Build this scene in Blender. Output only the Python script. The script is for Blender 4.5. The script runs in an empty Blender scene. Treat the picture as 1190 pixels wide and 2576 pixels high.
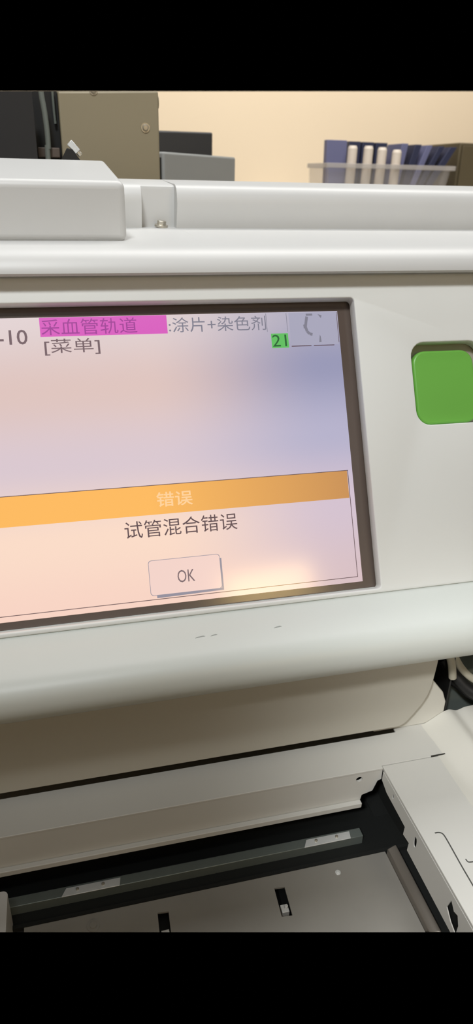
import bpy, bmesh, math
from mathutils import Vector, Matrix

# ------------------------------------------------------------------ scene
sc = bpy.context.scene
COL = sc.collection
sc.view_settings.view_transform = 'Standard'
sc.view_settings.look = 'None'
sc.view_settings.gamma = 1.0
sc.view_settings.use_curve_mapping = False
sc.view_settings.exposure = 0.0
world = bpy.data.worlds.new('world'); sc.world = world
world.use_nodes = True
world.node_tree.nodes['Background'].inputs[0].default_value = (0, 0, 0, 1)
world.node_tree.nodes['Background'].inputs[1].default_value = 0.0

# Models are cut where the black bars begin in the image, leaving the bars empty:
# planes through the camera along those image rows (outward normals).
EYE = Vector((0, 0, 1.45))
BAR_CUTS = [(EYE, Vector((-0.04269, -0.0882, 0.99519))),
        (EYE, Vector((-0.18922, -0.81505, -0.54763)))]

# ------------------------------------------------------------------ materials
def lin(c):
    return tuple((v / 255 / 12.92) if v / 255 <= .04045 else ((v / 255 + .055) / 1.055) ** 2.4 for v in c) + (1,)

def mat(name, rgb, rough=.5, metal=0., noise=.0, nscale=60., bump=0., spec=.5, coat=0.):
    m = bpy.data.materials.new(name); m.use_nodes = True
    nt = m.node_tree; b = nt.nodes['Principled BSDF']
    b.inputs['Base Color'].default_value = lin(rgb)
    b.inputs['Roughness'].default_value = rough
    b.inputs['Metallic'].default_value = metal
    b.inputs['Specular IOR Level'].default_value = spec
    b.inputs['Coat Weight'].default_value = coat
    if noise or bump:
        tc = nt.nodes.new('ShaderNodeTexCoord')
        no = nt.nodes.new('ShaderNodeTexNoise'); no.inputs['Scale'].default_value = nscale
        no.inputs['Detail'].default_value = 4
        nt.links.new(tc.outputs['Object'], no.inputs['Vector'])
        if noise:
            mx = nt.nodes.new('ShaderNodeMixRGB'); mx.blend_type = 'MIX'
            c = lin(rgb)
            mx.inputs[1].default_value = tuple(v * (1 - noise) for v in c[:3]) + (1,)
            mx.inputs[2].default_value = tuple(min(1, v * (1 + noise)) for v in c[:3]) + (1,)
            nt.links.new(no.outputs['Fac'], mx.inputs[0])
            nt.links.new(mx.outputs[0], b.inputs['Base Color'])
        if bump:
            bp = nt.nodes.new('ShaderNodeBump'); bp.inputs['Strength'].default_value = bump
            bp.inputs['Distance'].default_value = .001
            nt.links.new(no.outputs['Fac'], bp.inputs['Height'])
            nt.links.new(bp.outputs[0], b.inputs['Normal'])
    return m

def emit(name, rgb, strength=1., rgb2=None, axis='X', lo=0, hi=1, third=None):
    """a lit pixel area of the screen behind smooth glass"""
    m = bpy.data.materials.new(name); m.use_nodes = True
    nt = m.node_tree; b = nt.nodes['Principled BSDF']
    b.inputs['Base Color'].default_value = (.012, .012, .014, 1)
    b.inputs['Roughness'].default_value = .12
    b.inputs['Emission Strength'].default_value = strength
    b.inputs['Emission Color'].default_value = lin(rgb)
    return m

M = {}
M['white'] = mat('white_plastic', (209, 209, 207), .42, noise=.02, nscale=25)
M['cream'] = mat('cream_plastic', (212, 210, 201), .5, noise=.03, nscale=20)
M['panel'] = mat('panel_plastic', (238, 240, 237), .45, noise=.015, nscale=20)
M['ledge'] = mat('ledge_plastic', (216, 221, 216), .4, noise=.02, nscale=18)
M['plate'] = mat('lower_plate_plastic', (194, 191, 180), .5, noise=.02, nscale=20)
M['deck'] = mat('deck_paint', (203, 202, 196), .42, noise=.025, nscale=30)
M['tray_metal'] = mat('tray_steel', (158, 155, 148), .42, metal=.3, noise=.10, nscale=28)
M['rail'] = mat('rail_steel', (122, 130, 125), .38, metal=.4, noise=.1, nscale=60)
M['rail_brown'] = mat('side_rail_steel', (120, 114, 106), .4, metal=.4, noise=.08, nscale=50)
M['clip'] = mat('clip_steel', (222, 224, 222), .3, metal=.25, noise=.1, nscale=120)
M['steel'] = mat('screw_steel', (196, 190, 176), .22, metal=.6)
M['black'] = mat('black_plastic', (16, 17, 17), .55, noise=.15, nscale=30)
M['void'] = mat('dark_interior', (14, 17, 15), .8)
M['bezel'] = mat('bezel_glass', (96, 84, 77), .16, noise=.06, nscale=20)
M['green'] = mat('green_plastic', (116, 188, 78), .38, noise=.03, nscale=40)
M['recess'] = mat('grey_recess', (165, 162, 146), .6)
M['column'] = mat('column_metal', (148, 138, 114), .5, metal=.15, noise=.05, nscale=14)
M['blackpanel'] = mat('black_panel', (30, 30, 32), .45, noise=.06, nscale=10)
M['grey'] = mat('grey_case', (150, 152, 150), .55, noise=.03, nscale=12)
M['monitor'] = mat('monitor_case', (46, 47, 49), .4, noise=.05, nscale=12)
M['hose'] = mat('grey_hose', (112, 118, 112), .45)
M['brown'] = mat('brown_bracket', (92, 80, 72), .6, noise=.1, nscale=40)
M['wall'] = mat('wall_paint', (240, 221, 192), .85, noise=.02, nscale=2.5, bump=.05)
M['bluecard'] = mat('blue_file', (104, 106, 140), .6, noise=.06, nscale=20)
M['navy'] = mat('navy_file', (44, 48, 74), .55, noise=.1, nscale=25)
M['tube'] = mat('ivory_tube', (222, 210, 196), .5, noise=.02, nscale=30)
M['bay_tube'] = mat('dark_ivory_tube', (168, 164, 148), .5, noise=.04, nscale=60)  # ivory set darker than the tubes in the bin
M['cabinet'] = mat('olive_cabinet', (86, 76, 54), .6, noise=.06, nscale=9)
M['bench'] = mat('bench_laminate', (196, 192, 184), .5, noise=.03, nscale=12)
M['ink'] = mat('printed_ink', (70, 70, 66), .6)
M['seam'] = mat('dark_seam', (44, 42, 36), .7)
M['smudge'] = mat('smudge_grey', (160, 166, 162), .6)

for key, name, rgb, amount in (('frosted', 'frosted_clear_plastic', (190, 184, 178), .17), ('rim', 'frosted_rim', (196, 190, 184), .5)):
    m = bpy.data.materials.new(name); m.use_nodes = True
    nt = m.node_tree; b = nt.nodes['Principled BSDF']
    b.inputs['Base Color'].default_value = lin(rgb); b.inputs['Roughness'].default_value = .3
    tr = nt.nodes.new('ShaderNodeBsdfTransparent'); mx = nt.nodes.new('ShaderNodeMixShader')
    mx.inputs[0].default_value = amount
    nt.links.new(tr.outputs[0], mx.inputs[1]); nt.links.new(b.outputs[0], mx.inputs[2])
    nt.links.new(mx.outputs[0], nt.nodes['Material Output'].inputs['Surface'])
    M[key] = m

M['ui_magenta'] = emit('ui_magenta', (216, 96, 190))
M['ui_green'] = emit('ui_green', (98, 190, 96))
M['ui_ink'] = emit('ui_ink', (118, 98, 102))
M['ui_ink_faint'] = emit('ui_ink_faint', (128, 126, 140))
M['ui_purple_ink'] = emit('ui_purple_ink', (160, 66, 150))
M['ui_line'] = emit('ui_line', (88, 66, 70))
M['ui_pale'] = emit('ui_pale', (255, 206, 150))
M['ui_button'] = emit('ui_button', (240, 208, 198))
M['ui_shadow'] = emit('ui_shadow', (142, 138, 152))
M['ui_icon'] = emit('ui_icon', (168, 166, 186))
M['ui_dark_green'] = emit('ui_dark_green', (44, 98, 52))

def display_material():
    """lit display: a pink-grey page with a drift to blue-grey at the upper right put into its emission colour"""
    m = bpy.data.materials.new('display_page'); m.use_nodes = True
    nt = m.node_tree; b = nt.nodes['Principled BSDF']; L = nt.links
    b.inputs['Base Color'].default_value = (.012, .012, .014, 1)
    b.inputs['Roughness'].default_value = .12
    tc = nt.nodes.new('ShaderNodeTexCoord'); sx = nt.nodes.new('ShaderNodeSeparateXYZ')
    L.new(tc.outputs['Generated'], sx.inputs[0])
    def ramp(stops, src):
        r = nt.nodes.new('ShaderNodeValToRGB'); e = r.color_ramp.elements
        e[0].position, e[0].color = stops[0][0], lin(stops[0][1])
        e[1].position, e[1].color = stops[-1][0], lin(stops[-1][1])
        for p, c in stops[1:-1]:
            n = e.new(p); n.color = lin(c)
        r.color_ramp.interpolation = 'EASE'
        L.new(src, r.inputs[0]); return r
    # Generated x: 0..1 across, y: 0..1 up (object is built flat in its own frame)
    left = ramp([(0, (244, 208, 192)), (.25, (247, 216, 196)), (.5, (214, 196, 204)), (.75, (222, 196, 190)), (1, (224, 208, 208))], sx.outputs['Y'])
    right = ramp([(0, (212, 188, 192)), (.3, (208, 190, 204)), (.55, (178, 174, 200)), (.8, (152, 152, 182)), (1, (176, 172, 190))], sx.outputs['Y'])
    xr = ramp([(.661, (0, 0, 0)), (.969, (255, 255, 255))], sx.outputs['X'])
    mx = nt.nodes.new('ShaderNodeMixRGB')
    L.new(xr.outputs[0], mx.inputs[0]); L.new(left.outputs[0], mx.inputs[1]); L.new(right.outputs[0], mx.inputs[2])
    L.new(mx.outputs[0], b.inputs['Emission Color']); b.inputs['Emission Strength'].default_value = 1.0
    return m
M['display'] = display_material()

def orange_material():
    m = emit('ui_orange', (250, 180, 84)); nt = m.node_tree; b = nt.nodes['Principled BSDF']
    tc = nt.nodes.new('ShaderNodeTexCoord'); sx = nt.nodes.new('ShaderNodeSeparateXYZ')
    r = nt.nodes.new('ShaderNodeValToRGB'); e = r.color_ramp.elements
    e[0].position, e[0].color = .663, lin((250, 182, 86)); e[1].position, e[1].color = 1, lin((198, 140, 76))
    nt.links.new(tc.outputs['Generated'], sx.inputs[0]); nt.links.new(sx.outputs['X'], r.inputs[0])
    nt.links.new(r.outputs[0], b.inputs['Emission Color'])
    return m
M['ui_orange'] = orange_material()

# ------------------------------------------------------------------ mesh helpers
WORLD = {}

def trim_bm(bm):
    for co, no in BAR_CUTS:
        if not any((v.co - co).dot(no) > 0 for v in bm.verts):
            continue
        g = bm.verts[:] + bm.edges[:] + bm.faces[:]
        r = bmesh.ops.bisect_plane(bm, geom=g, dist=1e-6, plane_co=co, plane_no=no, clear_outer=True)
        ed = [e for e in r['geom_cut'] if isinstance(e, bmesh.types.BMEdge)]
        if ed:
            try:
                bmesh.ops.contextual_create(bm, geom=ed) if len(ed) < 3 else bmesh.ops.edgeloop_fill(bm, edges=ed)
            except Exception:
                pass

def link(name, bm, material, parent=None, bevel=0., seg=3, smooth=35., trim=True, frame=None, origin=None):
    """links bm (world coordinates, or the coordinates of `frame`) as ONE mesh object"""
    if frame is None and trim:
        trim_bm(bm)
    bmesh.ops.recalc_face_normals(bm, faces=bm.faces)
    me = bpy.data.meshes.new(name); bm.to_mesh(me); bm.free()
    o = bpy.data.objects.new(name, me); COL.objects.link(o)
    me.materials.append(M[material])
    base = WORLD[parent] if parent else Matrix()
    if frame is None:
        vs = [v.co for v in me.vertices]
        c = origin or (Vector((min(v.x for v in vs) + max(v.x for v in vs), min(v.y for v in vs) + max(v.y for v in vs), 2 * min(v.z for v in vs))) / 2)
        me.transform(Matrix.Translation(-c)); W = Matrix.Translation(c)
    else:
        W = frame
    if parent:
        o.parent = parent
    o.matrix_local = base.inverted() @ W
    WORLD[o] = W
    for p in me.polygons: p.use_smooth = True
    me.set_sharp_from_angle(angle=math.radians(smooth))
    if bevel:
        b = o.modifiers.new('bevel', 'BEVEL'); b.width = bevel; b.segments = seg; b.limit_method = 'ANGLE'
        b.angle_limit = math.radians(40); b.harden_normals = False
    return o

def empty(name, loc, label, cat, group=None):
    o = bpy.data.objects.new(name, None); COL.objects.link(o); o.location = loc
    o.empty_display_size = .05
    o['label'] = label; o['category'] = cat
    if group: o['group'] = group
    WORLD[o] = Matrix.Translation(loc)
    return o

def tag(o, label, cat, group=None):
    o['label'] = label; o['category'] = cat
    if group: o['group'] = group
    return o

def prism(bm, pts, axis, a, b):
    """polygon extruded along an axis: pts are (Y,Z) for X, (X,Z) for Y, (X,Y) for Z"""
    def P(p, t):
        return {'X': (t, p[0], p[1]), 'Y': (p[0], t, p[1]), 'Z': (p[0], p[1], t)}[axis]
    lo = [bm.verts.new(P(p, a)) for p in pts]; hi = [bm.verts.new(P(p, b)) for p in pts]
    bm.faces.new(lo); bm.faces.new(hi[::-1])
    n = len(pts)
    for i in range(n):
        bm.faces.new((lo[i], lo[(i + 1) % n], hi[(i + 1) % n], hi[i]))
    return bm

def box(x0, x1, y0, y1, z0, z1, bm=None):
    bm = bm or bmesh.new()
    return prism(bm, [(x0, y0), (x1, y0), (x1, y1), (x0, y1)], 'Z', z0, z1)

def cyl(p, d, r, h, n=20, bm=None, r2=None):
    """cylinder from p along d"""
    bm = bm or bmesh.new(); d = Vector(d).normalized()
    a = d.orthogonal().normalized(); b = d.cross(a); p = Vector(p)
    r2 = r if r2 is None else r2
    lo = [bm.verts.new(p + (a * math.cos(t) + b * math.sin(t)) * r) for t in [2 * math.pi * i / n for i in range(n)]]
    hi = [bm.verts.new(p + d * h + (a * math.cos(t) + b * math.sin(t)) * r2) for t in [2 * math.pi * i / n for i in range(n)]]
    bm.faces.new(lo[::-1]); bm.faces.new(hi)
    for i in range(n):
        bm.faces.new((lo[i], lo[(i + 1) % n], hi[(i + 1) % n], hi[i]))
    return bm

def smooth_path(pts, k=8):
    P = [Vector(p) for p in pts]; out = []
    for i in range(len(P) - 1):
        a, b, c, d = P[max(i - 1, 0)], P[i], P[i + 1], P[min(i + 2, len(P) - 1)]
        for j in range(k):
            t = j / k
            out.append(.5 * ((2 * b) + (c - a) * t + (2 * a - 5 * b + 4 * c - d) * t * t + (3 * b - a - 3 * c + d) * t ** 3))
    return out + [P[-1]]

def tube(pts, r, n=12, bm=None, k=8):
    bm = bm or bmesh.new(); path = smooth_path(pts, k) if k > 1 else [Vector(p) for p in pts]; rings = []
    a = None
    for i, p in enumerate(path):
        d = (path[min(i + 1, len(path) - 1)] - path[max(i - 1, 0)]).normalized()
        a = d.orthogonal().normalized() if a is None else (a - d * a.dot(d)).normalized()
        b = d.cross(a); rr = r(i / (len(path) - 1)) if callable(r) else r
        rings.append([bm.verts.new(p + (a * math.cos(t) + b * math.sin(t)) * rr) for t in [2 * math.pi * q / n for q in range(n)]])
    for u, v in zip(rings, rings[1:]):
        for i in range(n):
            bm.faces.new((u[i], u[(i + 1) % n], v[(i + 1) % n], v[i]))
    bm.faces.new(rings[0][::-1]); bm.faces.new(rings[-1])
    return bm

def rrect(x0, x1, y0, y1, r, k=6):
    out = []
    for cx, cy, s in ((x1 - r, y1 - r, 0), (x0 + r, y1 - r, 90), (x0 + r, y0 + r, 180), (x1 - r, y0 + r, 270)):
        for i in range(k + 1):
            t = math.radians(s + 90 * i / k); out.append((cx + r * math.cos(t), cy + r * math.sin(t)))
    return out

def ellipse(cx, cy, a, b, n=20):
    return [(cx + a * math.cos(2 * math.pi * i / n), cy + b * math.sin(2 * math.pi * i / n)) for i in range(n)]

def holed_plate(outer, holes, thick, rim=0.):
    """flat plate with real holes in its own XY plane, front face at z = 0"""
    cu = bpy.data.curves.new('plate', 'CURVE'); cu.dimensions = '2D'; cu.fill_mode = 'BOTH'
    cu.extrude = thick / 2 - rim; cu.bevel_depth = rim; cu.bevel_resolution = 2; cu.offset = -rim
    for loop in [outer] + holes:
        s = cu.splines.new('POLY'); s.points.add(len(loop) - 1); s.use_cyclic_u = True
        for p, q in zip(s.points, loop): p.co = (q[0], q[1], 0, 1)
    o = bpy.data.objects.new('plate', cu); COL.objects.link(o)
    dg = bpy.context.evaluated_depsgraph_get(); dg.update()
    me = bpy.data.meshes.new_from_object(o.evaluated_get(dg))
    bm = bmesh.new(); bm.from_mesh(me)
    bmesh.ops.remove_doubles(bm, verts=bm.verts, dist=1e-6)
    bmesh.ops.translate(bm, verts=bm.verts, vec=(0, 0, -thick / 2))
    bpy.data.objects.remove(o); bpy.data.curves.remove(cu); bpy.data.meshes.remove(me)
    return bm

def text_bm(body, x0, x1, s0, s1, fat=0.0, depth=.00006):
    """glyph outlines fitted into a rectangle of the display plane"""
    cu = bpy.data.curves.new('glyphs', 'FONT'); cu.body = body; cu.size = 1.0; cu.resolution_u = 3
    cu.offset = fat
    o = bpy.data.objects.new('glyphs', cu); COL.objects.link(o)
    dg = bpy.context.evaluated_depsgraph_get(); dg.update()
    me = bpy.data.meshes.new_from_object(o.evaluated_get(dg))
    bm = bmesh.new(); bm.from_mesh(me)
    xs = [v.co.x for v in bm.verts] or [0, 1]; ys = [v.co.y for v in bm.verts] or [0, 1]
    for v in bm.verts:
        v.co = Vector((x0 + (v.co.x - min(xs)) / (max(xs) - min(xs)) * (x1 - x0), s0 + (v.co.y - min(ys)) / (max(ys) - min(ys)) * (s1 - s0), 0))
    r = bmesh.ops.extrude_face_region(bm, geom=bm.faces[:])
    bmesh.ops.translate(bm, verts=[g for g in r['geom'] if isinstance(g, bmesh.types.BMVert)], vec=(0, 0, depth))
    bpy.data.objects.remove(o); bpy.data.curves.remove(cu); bpy.data.meshes.remove(me)
    return bm

# ================================================================== THE ANALYZER
AN = empty('slide_analyzer', (.075, .5, .98), 'white laboratory analyzer with a touchscreen and a green button', 'analyzer')
XL, XR = -.30, .46

# top cover: overhanging front lip, long shelf, raised rear ridge with one notch
low = [(.430, 1.3980), (.4210, 1.3982), (.4195, 1.3988), (.4190, 1.3998), (.4197, 1.4020), (.4222, 1.4060), (.4245, 1.4083), (.4280, 1.4104),
       (.4335, 1.4119), (.441, 1.4126), (.46, 1.4131)]
ridge = lambda y, r: [(y + .0050, 1.4139), (y, 1.4315), (y + .1 * r, 1.4325 + .45 * r), (y + .32 * r, 1.4325 + .78 * r), (y + .65 * r, 1.4325 + .95 * r), (y + r, 1.4325 + 1.02 * r)]
tail = [(.655, 1.4474), (.664, 1.4470), (.668, 1.444), (.668, 1.38), (.430, 1.38)]
bm = bmesh.new()
prism(bm, low + ridge(.5725, .0120) + tail, 'X', XL, .0680)
prism(bm, low + ridge(.5725, .0120) + tail, 'X', .0950, XR)
prism(bm, low + [(.5895, 1.4139), (.5865, 1.4405), (.5872, 1.4428), (.590, 1.4440)] + tail, 'X', .0680, .0950)
link('top_cover', bm, 'white', AN)

# raised lid box at the left of the cover
bm = bmesh.new()
prism(bm, [(.468, 1.4125), (.468, 1.4465), (.56, 1.4590), (.62, 1.4592), (.62, 1.4125)], 'X', XL, .0458)
for v in bm.verts:
    if v.co.x > 0 and v.co.y > .5: v.co.x -= .0035
link('raised_lid', bm, 'white', AN, bevel=.0042, seg=5)['label'] = 'raised white lid box with a sloping top'

# hexagon screw lying in the notch
bm = cyl((.0835, .5815, 1.4142), (.10, -.1, 1), .0052, .0020, 24)
cyl((.0837, .5813, 1.4160), (.10, -.1, 1), .0036, .0030, 6, bm)
link('screw', bm, 'steel', AN, bevel=.0004)['label'] = 'hexagon screw in the notch of the top cover'

# tilted front panel: local frame x = right, y = up the slope, z = out
T = math.radians(27.35)
P0 = Vector((0, .3829, 1.3074))
FR = Matrix(((1, 0, 0, P0.x), (0, math.sin(T), -math.cos(T), P0.y), (0, math.cos(T), math.sin(T), P0.z), (0, 0, 0, 1)))
def fr(n=0.): return FR @ Matrix.Translation((0, 0, n))
bm = holed_plate([(XL, -.1005), (XR, -.1005), (XR, .106), (XL, .106)],
                 [rrect(-.215, .1815, -.0978, .0858, .0025), rrect(.2172, .2685, .0026, .0560, .0095)], .0085, .0009)
link('front_panel', bm, 'panel', AN, frame=fr(0))
# side cheeks and rear shell
bm = bmesh.new()
prism(bm, [(.452, 1.380), (.37, 1.226), (.46, 1.184), (.46, 1.0), (.668, 1.0), (.668, 1.385)], 'X', XL, XR)
link('rear_housing', bm, 'white', AN)
bm = box(XL, XR, .47, .66, .98, 1.002)
link('base_plate', bm, 'black', AN)

# touchscreen
D = -.0088
bm = bmesh.new(); prism(bm, rrect(-.221, .1875, -.1035, .0915, .002), 'Z', -.006, 0)
TS = link('touchscreen', bm, 'bezel', AN, frame=fr(D)); TS['label'] = 'dark brown glass bezel of the touchscreen'
def ui(name, mtl, bmx, h=.0001): return link(name, bmx, mtl, TS, frame=fr(D + h), smooth=30)
def flat(x0, x1, s0, s1, t=.00005): return prism(bmesh.new(), [(x0, s0), (x1, s0), (x1, s1), (x0, s1)], 'Z', 0, t)
DX0, DX1, DS0, DS1 = -.205, .1731, -.0930, .0802  # display and text positions below come from image pixels projected onto the screen plane
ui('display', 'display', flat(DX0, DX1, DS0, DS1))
H1, H2, H3 = .0002, .0003, .0004
ui('status_bar', 'ui_magenta', flat(-.0112, .0631, .0688, .0800), H1)
ui('status_text', 'ui_purple_ink', text_bm('采血管轨道', -.0105, .0450, .0696, .0790), H2)
ui('model_text', 'ui_ink', text_bm('-10', -.0350, -.0185, .0647, .0733, fat=.006), H2)
ui('menu_text', 'ui_ink', text_bm('[菜单]', -.0095, .0222, .0578, .0674), H2)
ui('mode_text', 'ui_ink_faint', text_bm(':涂片+染色剂', .0640, .1250, .0692, .0783), H2)
ui('divider_line', 'ui_ink_faint', flat(.12535, .12565, .0680, .0795), H2)
ui('divider_line', 'ui_ink_faint', flat(.13860, .13890, .0678, .0795), H2)
ui('count_box', 'ui_green', flat(.1277, .1388, .0577, .0668), H1)
ui('count_text', 'ui_dark_green', text_bm('21', .1283, .1375, .0586, .0660), H2)
ui('icon_button', 'ui_icon', flat(.1403, .1722, .0590, .0795), H1)
bm = flat(.1405, .1536, .0582, .0587); prism(bm, [(.1552, .0582), (.1690, .0582), (.1690, .0587), (.1552, .0587)], 'Z', 0, .00005)
prism(bm, [(.1722, .0600), (.1725, .0600), (.1725, .0795), (.1722, .0795)], 'Z', 0, .00005)
ui('icon_shadow_line', 'ui_line', bm, H2)
bm = flat(.1517, .1560, .0775, .0788)
tubepts = [(.1522, .0770), (.1515, .0740), (.1508, .0705), (.1516, .0675), (.1532, .0660), (.1550, .0655)]
for (xa, sa), (xb, sb) in zip(tubepts, tubepts[1:]):
    d = Vector((xb - xa, sb - sa)).normalized() * .0009; q = Vector((-d.y, d.x))
    prism(bm, [(xa - q.x, sa - q.y), (xb - q.x, sb - q.y), (xb + q.x, sb + q.y), (xa + q.x, sa + q.y)], 'Z', 0, .00005)
prism(bm, [(.1494, .0718), (.1510, .0724), (.1510, .0700), (.1496, .0694)], 'Z', 0, .00005)
prism(bm, [(.1596, .0784), (.1622, .0776), (.1616, .0758), (.1606, .0770)], 'Z', 0, .00005)
prism(bm, [(.1590, .0604), (.1606, .0606), (.1604, .0640), (.1598, .0652)], 'Z', 0, .00005)
ui('icon_drawing', 'ui_ink_faint', bm, H2)
ui('error_bar', 'ui_orange', flat(-.205, .1694, -.0395, -.0222), H1)
ui('error_title', 'ui_pale', text_bm('错误', .0473, .0690, -.0353, -.0264, fat=.012), H2)
ui('error_message', 'ui_line', text_bm('试管混合错误', .0269, .0951, -.0526, -.0424), H2)
bm = flat(-.205, .1702, -.0222, -.0218)
for q in ((.1697, .1701, -.0896, -.0222), (-.205, .1701, -.0899, -.0895)):
    prism(bm, [(q[0], q[2]), (q[1], q[2]), (q[1], q[3]), (q[0], q[3])], 'Z', 0, .00005)
ui('dialog_frame', 'ui_line', bm, H2)
ui('button_shadow', 'ui_shadow', prism(bmesh.new(), [(.0425, -.0890), (.0832, -.0884), (.0832, -.0690), (.0822, -.0690), (.0822, -.0870), (.0425, -.0872)], 'Z', 0, .00005), H2)
outl = bmesh.new(); prism(outl, rrect(.0388, .0823, -.0874, -.0664, .002), 'Z', 0, .00005)
ui('button_outline', 'ui_shadow', outl, H3)
okb = bmesh.new(); prism(okb, rrect(.0391, .0820, -.0871, -.0667, .0019), 'Z', 0, .00005)
ui('ok_button', 'ui_button', okb, .0005)
ui('ok_text', 'ui_ink', text_bm('OK', .0556, .0661, -.0812, -.0738), .0006)

# green start button in its recess
bm = bmesh.new(); prism(bm, rrect(.2135, .2725, -.001, .0600, .010), 'Z', -.004, 0)
link('button_recess', bm, 'recess', AN, frame=fr(-.0087))
bm = bmesh.new(); prism(bm, rrect(.2196, .2632, .0032, .0512, .0088), 'Z', 0, .0052)
link('start_button', bm, 'green', AN, frame=fr(-.0087), bevel=.0014, seg=3)['label'] = 'green rounded square push button'

# rounded bumper ledge under the screen
bm = bmesh.new()
prism(bm, [(.3425, 1.2168), (.3372, 1.2176), (.3350, 1.2172), (.3318, 1.2162), (.3270, 1.2154), (.3080, 1.2128), (.3042, 1.2113), (.3008, 1.2090),
           (.2982, 1.2054), (.2967, 1.2010), (.2967, 1.1965), (.2988, 1.1915), (.3030, 1.1872), (.309, 1.1845), (.318, 1.1835),
           (.40, 1.1835), (.40, 1.2168)], 'X', XL, XR)
link('bumper_ledge', bm, 'ledge', AN)['label'] = 'rounded pale ledge below the touchscreen'
# faint scuffs on the ledge
for (x, w) in ((.0625, .006), (.0705, .004), (.1085, .005)):
    bm = bmesh.new()
    y = .3200; z = 1.2154 - (.3270 - y) * (.0026 / .019)
    prism(bm, [(x - w / 2, y - .0006), (x + w / 2, y), (x + w * .3, y + .0008), (x - w * .2, y + .0003)], 'Z', z - .0001, z + .00012)
    link('scuff_mark', bm, 'smudge', AN)

# lower front plate, set back under the ledge, with a chamfered right corner
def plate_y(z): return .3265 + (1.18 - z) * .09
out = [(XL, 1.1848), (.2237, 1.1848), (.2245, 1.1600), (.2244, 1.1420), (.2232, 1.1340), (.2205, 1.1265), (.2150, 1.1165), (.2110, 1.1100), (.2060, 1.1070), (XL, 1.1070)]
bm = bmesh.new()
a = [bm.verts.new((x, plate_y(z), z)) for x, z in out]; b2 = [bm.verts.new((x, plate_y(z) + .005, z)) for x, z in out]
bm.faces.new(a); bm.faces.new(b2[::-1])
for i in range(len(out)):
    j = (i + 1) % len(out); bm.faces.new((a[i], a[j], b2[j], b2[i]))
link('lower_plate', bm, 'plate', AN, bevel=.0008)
bm = bmesh.new(); prism(bm, [(.19, 1.1004), (.2435, 1.1004), (.2435, 1.1180), (.2400, 1.1270), (.2290, 1.1410), (.2250, 1.1500), (.2238, 1.1830), (.19, 1.1830)], 'Y', .3385, .3425)
link('side_plate', bm, 'cream', AN, bevel=.0008)['label'] = 'cream plate behind the lower front plate'
# open bay to the right of the side plate with its tubing
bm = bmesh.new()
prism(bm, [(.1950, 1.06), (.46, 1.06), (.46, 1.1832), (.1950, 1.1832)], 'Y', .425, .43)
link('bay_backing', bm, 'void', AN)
link('bay_frame', box(.2437, .2449, .3386, .425, 1.1030, 1.1830), 'black', AN)
link('bay_tube', tube([(.2372, .3355, 1.1620), (.2395, .334, 1.1540), (.2412, .333, 1.1440)], .0027), 'bay_tube', AN)['label'] = 'short ivory tube end at the bay edge'
link('bay_tube', tube([(.2435, .345, 1.1600), (.2515, .340, 1.1455), (.2600, .334, 1.1380), (.275, .325, 1.1330)], .0026), 'bay_tube', AN)['label'] = 'ivory tube slanting across the dark bay'
link('bay_hose', tube([(.2450, .352, 1.1450), (.2530, .342, 1.1330), (.262, .334, 1.1260), (.279, .322, 1.1235)], .0042), 'black', AN)
link('bay_hose', tube([(.2460, .358, 1.1270), (.2560, .350, 1.1240), (.264, .342, 1.1190), (.276, .334, 1.1160)], .0038), 'black', AN)
link('bay_block', box(.2440, .300, .355, .400, 1.06, 1.128), 'rail', AN, bevel=.002)

# ================================================================== THE SAMPLER TRAY
SP = empty('rack_sampler', (.06, .29, 1.0), 'open sampler tray with a white deck in front of the analyzer', 'sampler')
bm = bmesh.new()
prism(bm, [(XL, .3356), (.2054, .3356), (.2062, .3425), (.46, .3425), (.46, .309), (.1828, .309), (.1828, .3065), (XL, .3065)], 'Z', 1.0985, 1.1003)
link('back_deck', bm, 'deck', SP, bevel=.0004)
bm = bmesh.new()
prism(bm, [(.1831, .3086), (.46, .3086), (.46, .02), (.1831, .02)], 'Z', 1.0975, 1.1000)
link('side_deck', bm, 'deck', SP, bevel=.0004)
bm = box(.2190, .2304, .3085, .3094, 1.0995, 1.1006)
link('deck_seam', bm, 'seam', SP)
# soft raised guard swelling up from the deck at the right
def sst(t, a, b):
    t = max(0, min(1, (t - a) / (b - a))); return t * t * (3 - 2 * t)
bm = bmesh.new(); NX, NY = 60, 40; grid = []
for j in range(NY + 1):
    y = .2300 + (.3382 - .2300) * j / NY
    row = []
    for i in range(NX + 1):
        x = .2240 + (.3300 - .2240) * i / NX
        h = .0105 * sst(x, .2255 + (.338 - y) * .05, .2480) * sst(y, .240, .315) - .0022 * math.exp(-((x - .2535) / .0045) ** 2) * sst(y, .25, .30)
        row.append(bm.verts.new((x, y, 1.1002 + h)))
    grid.append(row)
for j in range(NY):
    for i in range(NX):
        bm.faces.new((grid[j][i], grid[j][i + 1], grid[j + 1][i + 1], grid[j + 1][i]))
rim_edges = [e for e in bm.edges if e.is_boundary]
r = bmesh.ops.extrude_edge_only(bm, edges=rim_edges)
for g in r['geom']:
    if isinstance(g, bmesh.types.BMVert): g.co.z = 1.0990
link('deck_guard', bm, 'cream', SP)
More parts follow.
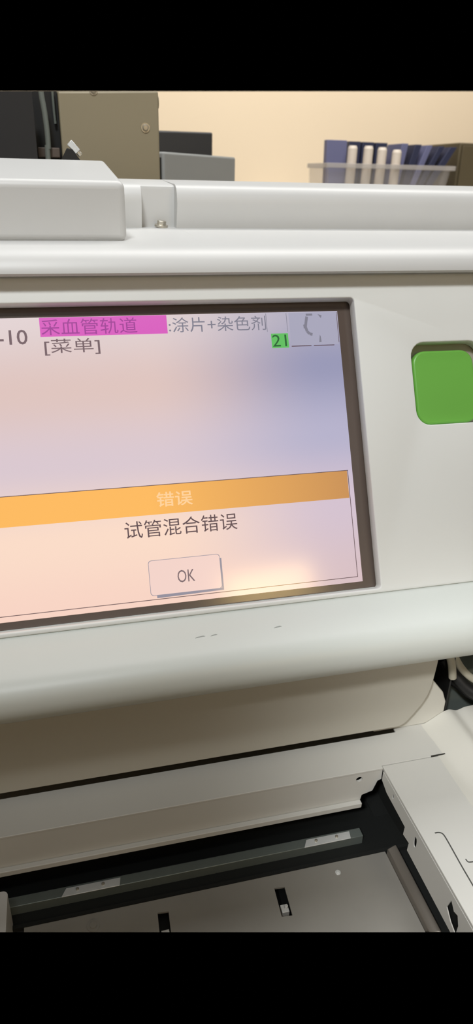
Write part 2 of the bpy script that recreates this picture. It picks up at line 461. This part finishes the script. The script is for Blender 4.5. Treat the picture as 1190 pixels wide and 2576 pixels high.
# printed bracket line on the deck
def stroke(pts, w, z, name, mtl, par):
    bm = bmesh.new(); p = smooth_path([(x, y, z) for x, y in pts], 6)
    L, R = [], []
    for i, q in enumerate(p):
        d = (p[min(i + 1, len(p) - 1)] - p[max(i - 1, 0)]).normalized(); nrm = Vector((-d.y, d.x, 0)) * w / 2
        L.append(bm.verts.new(q + nrm)); R.append(bm.verts.new(q - nrm))
    for i in range(len(p) - 1): bm.faces.new((L[i], L[i + 1], R[i + 1], R[i]))
    r = bmesh.ops.extrude_face_region(bm, geom=bm.faces[:])
    bmesh.ops.translate(bm, verts=[g for g in r['geom'] if isinstance(g, bmesh.types.BMVert)], vec=(0, 0, .0001))
    return link(name, bm, mtl, par)
stroke([(.1916, .2528), (.1938, .2527), (.1955, .2518), (.1962, .2498), (.1962, .2440), (.1957, .2300), (.1955, .2168), (.1953, .200)], .0008, 1.1000, 'printed_line', 'ink', SP)
stroke([(.2003, .2328), (.2006, .2310), (.2018, .2304), (.2045, .2302)], .0007, 1.1000, 'printed_line', 'ink', SP)
stroke([(.1998, .2170), (.2010, .2195), (.2040, .2200)], .0007, 1.1000, 'printed_line', 'ink', SP)

# back wall of the tray (plate in the XZ plane, one screw hole, cut-away right end)
RX = Matrix(((1, 0, 0, 0), (0, 0, -1, .3066), (0, 1, 0, 0), (0, 0, 0, 1)))   # local x = X, y = Z, z = toward the viewer
bm = holed_plate([(XL, 1.0745), (.1690, 1.0745), (.1698, 1.0790), (.1772, 1.0812), (.1800, 1.0895), (.1826, 1.0905), (.1826, 1.0990), (XL, 1.0990)],
                 [ellipse(.1665, 1.0938, .0023, .0021)], .0016, 0)
bm.transform(RX); link('back_wall', bm, 'deck', SP)
bm = box(XL, .1690, .3030, .3066, 1.0712, 1.0752)
link('back_wall_flange', bm, 'deck', SP, bevel=.0005)
# right wall of the tray (plate in the YZ plane)
RY = Matrix(((0, 0, -1, .1829), (1, 0, 0, 0), (0, 1, 0, 0), (0, 0, 0, 1)))    # local x = Y, y = Z, z = -X
bm = holed_plate([(.3060, 1.0975), (.3060, 1.0900), (.2980, 1.0868), (.2711, 1.0862), (.2716, 1.0790), (.2640, 1.0802), (.2646, 1.0732), (.19, 1.0725), (.05, 1.0725), (.05, 1.0975)],
                 [ellipse(.2895, 1.0925, .0008, .0022), ellipse(.2578, 1.0885, .0016, .0042),
                  [(.2185, 1.0838), (.2160, 1.0930), (.2120, 1.0890), (.2085, 1.0905), (.2062, 1.0850), (.2068, 1.0765), (.2130, 1.0790)]], .0006, 0)
bm.transform(RY); link('side_wall', bm, 'deck', SP)

# floor plate with slots, seen at the bottom of the tray
FL = Matrix.Translation((0, 0, 1.05))
def slot(ax, ay, bx, by, w):
    return [(ax, ay), (ax + w, ay - .0006), (bx + w, by), (bx, by + .0006)]
bm = holed_plate([(-.0505, .2832), (.1795, .2832), (.1795, .04), (-.0505, .04)],
                 [slot(.1003, .2744, .0994, .2548, .0066), slot(.0271, .2747, .0262, .2551, .0066),
                  slot(.1003, .2180, .0994, .1990, .0066)], .0012, 0)
bm.transform(FL); link('floor_plate', bm, 'tray_metal', SP)
for x, y in ((.1010, .2640), (.0278, .2643)):
    bm = box(x, x + .0046, y - .0052, y, 1.0440, 1.0482)
    cyl((x + .0032, y - .0022, 1.0482), (0, 0, 1), .0012, .0016, 12, bm)
    link('slot_stop', bm, 'clip', SP, bevel=.0003)
for x, y, r, mt in ((.1433, .2756, .0018, 'clip'), (-.0109, .2752, .0038, 'tray_metal')):
    bm = cyl((x, y, 1.0498), (0, 0, 1), r, .0007, 24)
    cyl((x, y, 1.0500), (0, 0, 1), r * .55, .0011, 18, bm)
    link('rivet', bm, mt, SP, bevel=.0002)
# channel behind the floor plate: dark trough, guide rail and two bright clips
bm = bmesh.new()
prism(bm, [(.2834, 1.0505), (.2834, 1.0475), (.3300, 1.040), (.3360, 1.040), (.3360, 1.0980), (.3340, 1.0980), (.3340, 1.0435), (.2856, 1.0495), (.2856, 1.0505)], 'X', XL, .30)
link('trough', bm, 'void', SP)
bm = bmesh.new(); prism(bm, [(.2938, 1.0470), (.2938, 1.0555), (.3005, 1.0555), (.3005, 1.0470)], 'X', XL, .1680)
RL = link('guide_rail', bm, 'rail', SP, bevel=.0004)
for xa, xb in ((-.0285, .0075), (.1265, .1600)):
    bm = bmesh.new()
    prism(bm, [(xa, .2936), (xb - .001, .2936), (xb, .2990), (xa + .003, .2990)], 'Z', 1.0553, 1.0560)
    c = link('rail_clip', bm, 'clip', RL, bevel=.0002)
    for k in (.27, .70):
        bm = cyl((xa + (xb - xa) * k, .2966, 1.0559), (0, 0, 1), .0010, .0009, 16)
        cyl((xa + (xb - xa) * k, .2966, 1.0565), (0, 0, 1), .0006, .0008, 6, bm)
        link('clip_screw', bm, 'steel', RL)
# rails running toward the viewer along the right wall
bm = bmesh.new(); prism(bm, [(.1797, 1.0490), (.1797, 1.0545), (.1845, 1.0570), (.1858, 1.0570), (.1858, 1.0490)], 'Y', .04, .2815)
link('side_rail', bm, 'rail_brown', SP, bevel=.0006)
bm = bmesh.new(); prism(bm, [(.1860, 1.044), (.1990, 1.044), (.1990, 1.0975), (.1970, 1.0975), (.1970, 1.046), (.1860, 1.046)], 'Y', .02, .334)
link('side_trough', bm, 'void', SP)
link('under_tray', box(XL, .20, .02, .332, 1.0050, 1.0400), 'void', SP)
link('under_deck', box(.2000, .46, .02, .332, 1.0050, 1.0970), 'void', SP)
# white pusher at the left of the tray
bm = bmesh.new(); prism(bm, rrect(-.0800, -.0570, .2000, .2905, .003), 'Z', 1.041, 1.0752)
link('rack_pusher', bm, 'white', SP, bevel=.0015, seg=3)['label'] = 'white plastic pusher at the left edge of the tray'
link('pusher_foot', box(-.0568, -.0510, .2000, .2815, 1.0412, 1.0500), 'black', SP)

# ================================================================== BEHIND THE ANALYZER
CB = empty('metal_column', (.06, .76, .98), 'olive grey sheet metal column with a round screw behind the white lid', 'column')
link('case', box(.0158, .1037, .72, .84, .98, 1.60), 'column', CB, bevel=.0015)
for x, z, r in ((.0912, 1.4893, .0040), (.0465, 1.5165, .0036)):
    bm = cyl((x, .7202, z), (0, -1, 0), r, .0010, 24); cyl((x, .7196, z), (0, -1, 0), r * .8, .0022, 24, bm, r * .45)
    link('screw', bm, 'steel', CB)
bm = cyl((.1035, .728, 1.5105), (1, 0, 0), .0050, .0012, 24); link('side_bolt', bm, 'column', CB)

BP = empty('black_equipment', (-.06, .74, .98), 'black equipment cabinet standing left of the olive metal column', 'cabinet')
link('front_door', box(-.20, -.0058, .70, .715, .98, 1.60), 'blackpanel', BP)
link('recessed_side', box(-.0300, .0155, .742, .80, .98, 1.60), 'black', BP)
link('guide_rod', tube([(.0112, .738, 1.60), (.0118, .738, 1.50), (.0124, .738, 1.494)], .0012, k=2), 'rail', BP)
link('bracket', box(-.0052, .0140, .726, .742, 1.4630, 1.4712), 'brown', BP, bevel=.001)
HS = tag(link('grey_hose', tube([(.0012, .722, 1.53), (.0019, .722, 1.512), (.0033, .722, 1.499), (.0042, .722, 1.484), (.0040, .722, 1.470), (.0030, .722, 1.458), (.0025, .722, 1.30), (.0025, .722, .98)], .0024, k=6), 'hose'),
         'thin grey green hose hanging beside the black equipment cabinet', 'hose')
# small bright fitting on the lid
FT = empty('metal_fitting', (.0205, .592, 1.459), 'small shiny latch fitting leaning on the white lid before the metal column', 'fitting')
d = Vector((.0078, 0, -.0085)).normalized()
p = Vector((.0185, .592, 1.4712))
bm = cyl(p, d, .0026, .0085, 6); link('clear_barrel', bm, 'clip', FT, bevel=.0004)
bm = cyl(p + d * .0085, d, .0018, .0030, 12); link('tip', bm, 'steel', FT, bevel=.0003)
bm = bmesh.new(); prism(bm, [(.0118, 1.4593), (.0258, 1.4593), (.0205, 1.4665), (.0165, 1.4672)], 'Y', .590, .600)
link('wedge_base', bm, 'black', FT, bevel=.0004)

MO = empty('computer_monitor', (.24, 1.48, .98), 'dark flat monitor behind the grey box, against the peach wall', 'monitor')
link('screen_case', box(.167, .3095, 1.45, 1.475, 1.12, 1.5258), 'monitor', MO, bevel=.003)
link('stand', box(.22, .26, 1.475, 1.495, .99, 1.30), 'black', MO)
link('foot', box(.17, .31, 1.45, 1.57, .98, .992), 'black', MO, bevel=.002)
# grey box, turned, in front of the monitor
a = Vector((.1640, 1.100)); b_ = Vector((.3125, 1.277)); d = (b_ - a).normalized(); q = Vector((-d.y, d.x))
pts = [a, b_, b_ + q * .10, a + q * .10]
GB = empty('grey_device', (.2, 1.2, .98), 'light grey device box in front of the dark monitor', 'device')
bm = bmesh.new(); prism(bm, [(p.x, p.y) for p in pts], 'Z', .98, 1.4812)
link('case', bm, 'grey', GB, bevel=.003)
bm = bmesh.new(); e0 = a - d * .008 + q * .004
prism(bm, [(e0.x, e0.y), (a.x + q.x * .004, a.y + q.y * .004), (a.x + q.x * .09, a.y + q.y * .09), (e0.x + q.x * .086, e0.y + q.y * .086)], 'Z', .98, 1.474)
link('side_cover', bm, 'black', GB)

# shelf fixed to the wall, hidden behind the analyzer, carries the bin and the cabinet
s = link('wall_shelf', box(.50, 1.45, 1.62, 2.0, 1.385, 1.40), 'bench'); s['kind'] = 'structure'
BIN = empty('storage_bin', (.795, 1.76, 1.40), 'frosted clear plastic bin of blue files on the shelf by the wall', 'bin')
def bin_shell(x0, x1, y0, y1, z0, z1, fl, t=.003):
    bm = bmesh.new()
    box(x0, x1, y0, y1, z0, z0 + t, bm)
    prism(bm, [(x0, z0), (x1, z0), (x1 + fl, z1), (x0 - fl * .2, z1)], 'Y', y0, y0 + t)
    prism(bm, [(x0, z0), (x1, z0), (x1 + fl, z1), (x0 - fl * .2, z1)], 'Y', y1 - t, y1)
    prism(bm, [(x0, z0), (x0 + t, z0), (x0 - fl * .2 + t, z1), (x0 - fl * .2, z1)], 'Y', y0 + t, y1 - t)
    prism(bm, [(x1 - t, z0), (x1, z0), (x1 + fl, z1), (x1 + fl - t, z1)], 'Y', y0 + t, y1 - t)
    return bm
link('shell', bin_shell(.640, .935, 1.700, 1.83, 1.40, 1.478, .018), 'frosted', BIN)
bm = bmesh.new()
for (x0, x1, y0, y1) in ((.632, .964, 1.696, 1.702), (.632, .964, 1.828, 1.834), (.632, .638, 1.702, 1.828), (.958, .964, 1.702, 1.828)):
    box(x0, x1, y0, y1, 1.476, 1.486, bm)
link('rim', bm, 'rim', BIN, bevel=.001)
G = 'blue files standing in the bin'
def slab(name, x, w, tilt, z1, y0, y1, m_, label, group=G):
    bm = bmesh.new(); z0 = 1.4035
    prism(bm, [(x, z0), (x + w, z0), (x + w + tilt, z1), (x + tilt, z1)], 'Y', y0, y1)
    o = link(name, bm, m_, bevel=.001); tag(o, label, 'file', group); return o
slab('file_folder', .6455, .050, -.003, 1.5345, 1.732, 1.752, 'bluecard', 'wide slate blue file at the left end of the bin')
slab('file_folder', .705, .030, .001, 1.5340, 1.752, 1.822, 'navy', 'navy file just right of the wide slate blue file')
slab('file_folder', .738, .030, .002, 1.5335, 1.752, 1.822, 'navy', 'navy file between the second and third white tubes')
slab('file_folder', .772, .030, .003, 1.5330, 1.752, 1.822, 'navy', 'navy file between the third and fourth white tubes')
slab('file_folder', .812, .016, .020, 1.5322, 1.728, 1.81, 'bluecard', 'slate blue file just right of the white tubes')
slab('file_folder', .833, .016, .034, 1.5310, 1.728, 1.81, 'navy', 'navy leaning file second right of the white tubes')
slab('file_folder', .850, .014, .048, 1.5300, 1.728, 1.81, 'bluecard', 'slate blue leaning file near the right end of the bin')
slab('file_folder', .866, .014, .064, 1.5290, 1.728, 1.81, 'navy', 'navy leaning file second from the right end of the bin')
slab('file_folder', .882, .018, .078, 1.5280, 1.728, 1.81, 'navy', 'navy file leaning out farthest over the right rim of the bin')
names = ['leftmost white tube in the bin, over the slate blue file', 'second white tube from the left in the bin',
         'third white tube from the left in the bin', 'rightmost white tube in the bin, shorter than the others']
for i, (x, z) in enumerate(((.702, 1.5235), (.742, 1.5240), (.777, 1.5220), (.8135, 1.5180))):
    bm = tube([(x - .003, 1.706 + .012, 1.4035), (x - .001, 1.706 + .012, 1.46), (x, 1.706 + .012, z - .006)], .0112, 16, k=4)
    cyl((x, 1.718, z - .006), (0, 0, 1), .0112, .006, 16, bm, .0085)
    if i == 3: bmesh.ops.translate(bm, verts=bm.verts, vec=(0, -.0035, 0))
    tag(link('white_tube', bm, 'tube'), names[i], 'tube', 'white tubes in the bin')
CA = empty('brown_cabinet', (1.15, 1.80, 1.40), 'dark olive brown box at the far right on the shelf', 'box')
link('case', box(.9965, 1.38, 1.75, 1.98, 1.40, 1.5395), 'cabinet', CA, bevel=.003)
link('door', box(1.003, 1.374, 1.744, 1.7495, 1.408, 1.533), 'cabinet', CA, bevel=.001)

# ================================================================== ROOM
def struct(name, bm, m_):
    o = link(name, bm, m_, trim=(name == 'wall_far' or name.startswith('trim'))); o['kind'] = 'structure'; return o
struct('wall_far', box(-1.6, 2.6, 2.0, 2.08, .5, 1.95), 'wall')
struct('wall_left', box(-1.68, -1.6, -1.9, 2.08, 0, 2.9), 'wall')
struct('wall_right', box(2.6, 2.68, -1.9, 2.08, 0, 2.9), 'wall')
struct('wall_rear', box(-1.6, 2.6, -1.98, -1.9, 0, 2.9), 'wall')
struct('trim_bench', box(-.9, 1.8, .40, 2.0, .94, .98), 'bench')

# ================================================================== LIGHT
def area(name, loc, target, size, energy, col=(1, 1, 1), sy=None, spread=180):
    l = bpy.data.lights.new(name, 'AREA'); l.energy = energy; l.color = col
    l.shape = 'RECTANGLE'; l.size = size; l.size_y = sy or size; l.spread = math.radians(spread)
    o = bpy.data.objects.new(name, l); COL.objects.link(o); o.location = loc
    o.rotation_euler = (Vector(target) - Vector(loc)).to_track_quat('-Z', 'Y').to_euler()
    return o
area('ceiling_lamp_front', (.25, -.3, 2.75), (.15, .40, 1.3), 1.6, 3.0, (.98, .985, .98), 1.0)
area('ceiling_lamp_rear', (.5, 1.1, 2.75), (.5, 1.1, 1.3), 1.6, 17, (.97, .98, .98), 1.0)
area('ceiling_lamp_wall', (.7, 1.35, 2.7), (.7, 2.0, 1.5), 1.4, 13, (1, .93, .84), .3)
def spot(name, loc, target, energy, deg, blend, col=(1, 1, 1), r=.05):
    l = bpy.data.lights.new(name, 'SPOT'); l.energy = energy; l.color = col; l.spot_size = math.radians(deg)
    l.spot_blend = blend; l.shadow_soft_size = r
    o = bpy.data.objects.new(name, l); COL.objects.link(o); o.location = loc
    o.rotation_euler = (Vector(target) - Vector(loc)).to_track_quat('-Z', 'Y').to_euler()
    return o
spot('added_front_spot', (-.2, -.3, 2.6), (.10, 1.55, 1.4), 53, 68, .14, (.97, .99, 1), .12)  # added spot; its cone edge stands in for a shadow over the tray
spot('added_tray_spot', (-.4, -.5, 2.2), (.26, .25, 1.1), 74, 14, 1, (.98, .99, .99), .06)  # added narrow pool of light for the tray's right side, no fixture
area('warm_lamp', (.50, -1.0, 1.757), (.12, .34, 1.23), .24, 1.2, (1, .70, .28), .10)
area('room_fill', (.4, -1.5, 2.3), (.15, .4, 1.3), 1.6, 2.5, (1, .97, .93), .8)

# ================================================================== CAMERA
cam = bpy.data.cameras.new('camera'); co = bpy.data.objects.new('camera', cam); COL.objects.link(co)
cam.sensor_fit = 'VERTICAL'; cam.sensor_height = 36.0; cam.sensor_width = 36.0 * 1190 / 2576
cam.lens = 1750 / 2576 * 36.0
cam.clip_start = .01; cam.clip_end = 50
r_ = Vector((0.97077617, -0.23911369, 0.02045161)); u_ = Vector((0.08564876, 0.42480729, 0.90122309)); f_ = Vector((0.22418277, 0.87313425, -0.43287258))
co.matrix_world = Matrix(((r_.x, u_.x, -f_.x, EYE.x), (r_.y, u_.y, -f_.y, EYE.y), (r_.z, u_.z, -f_.z, EYE.z), (0, 0, 0, 1)))
cam.dof.use_dof = True; cam.dof.focus_distance = .42; cam.dof.aperture_fstop = 14
sc.camera = co
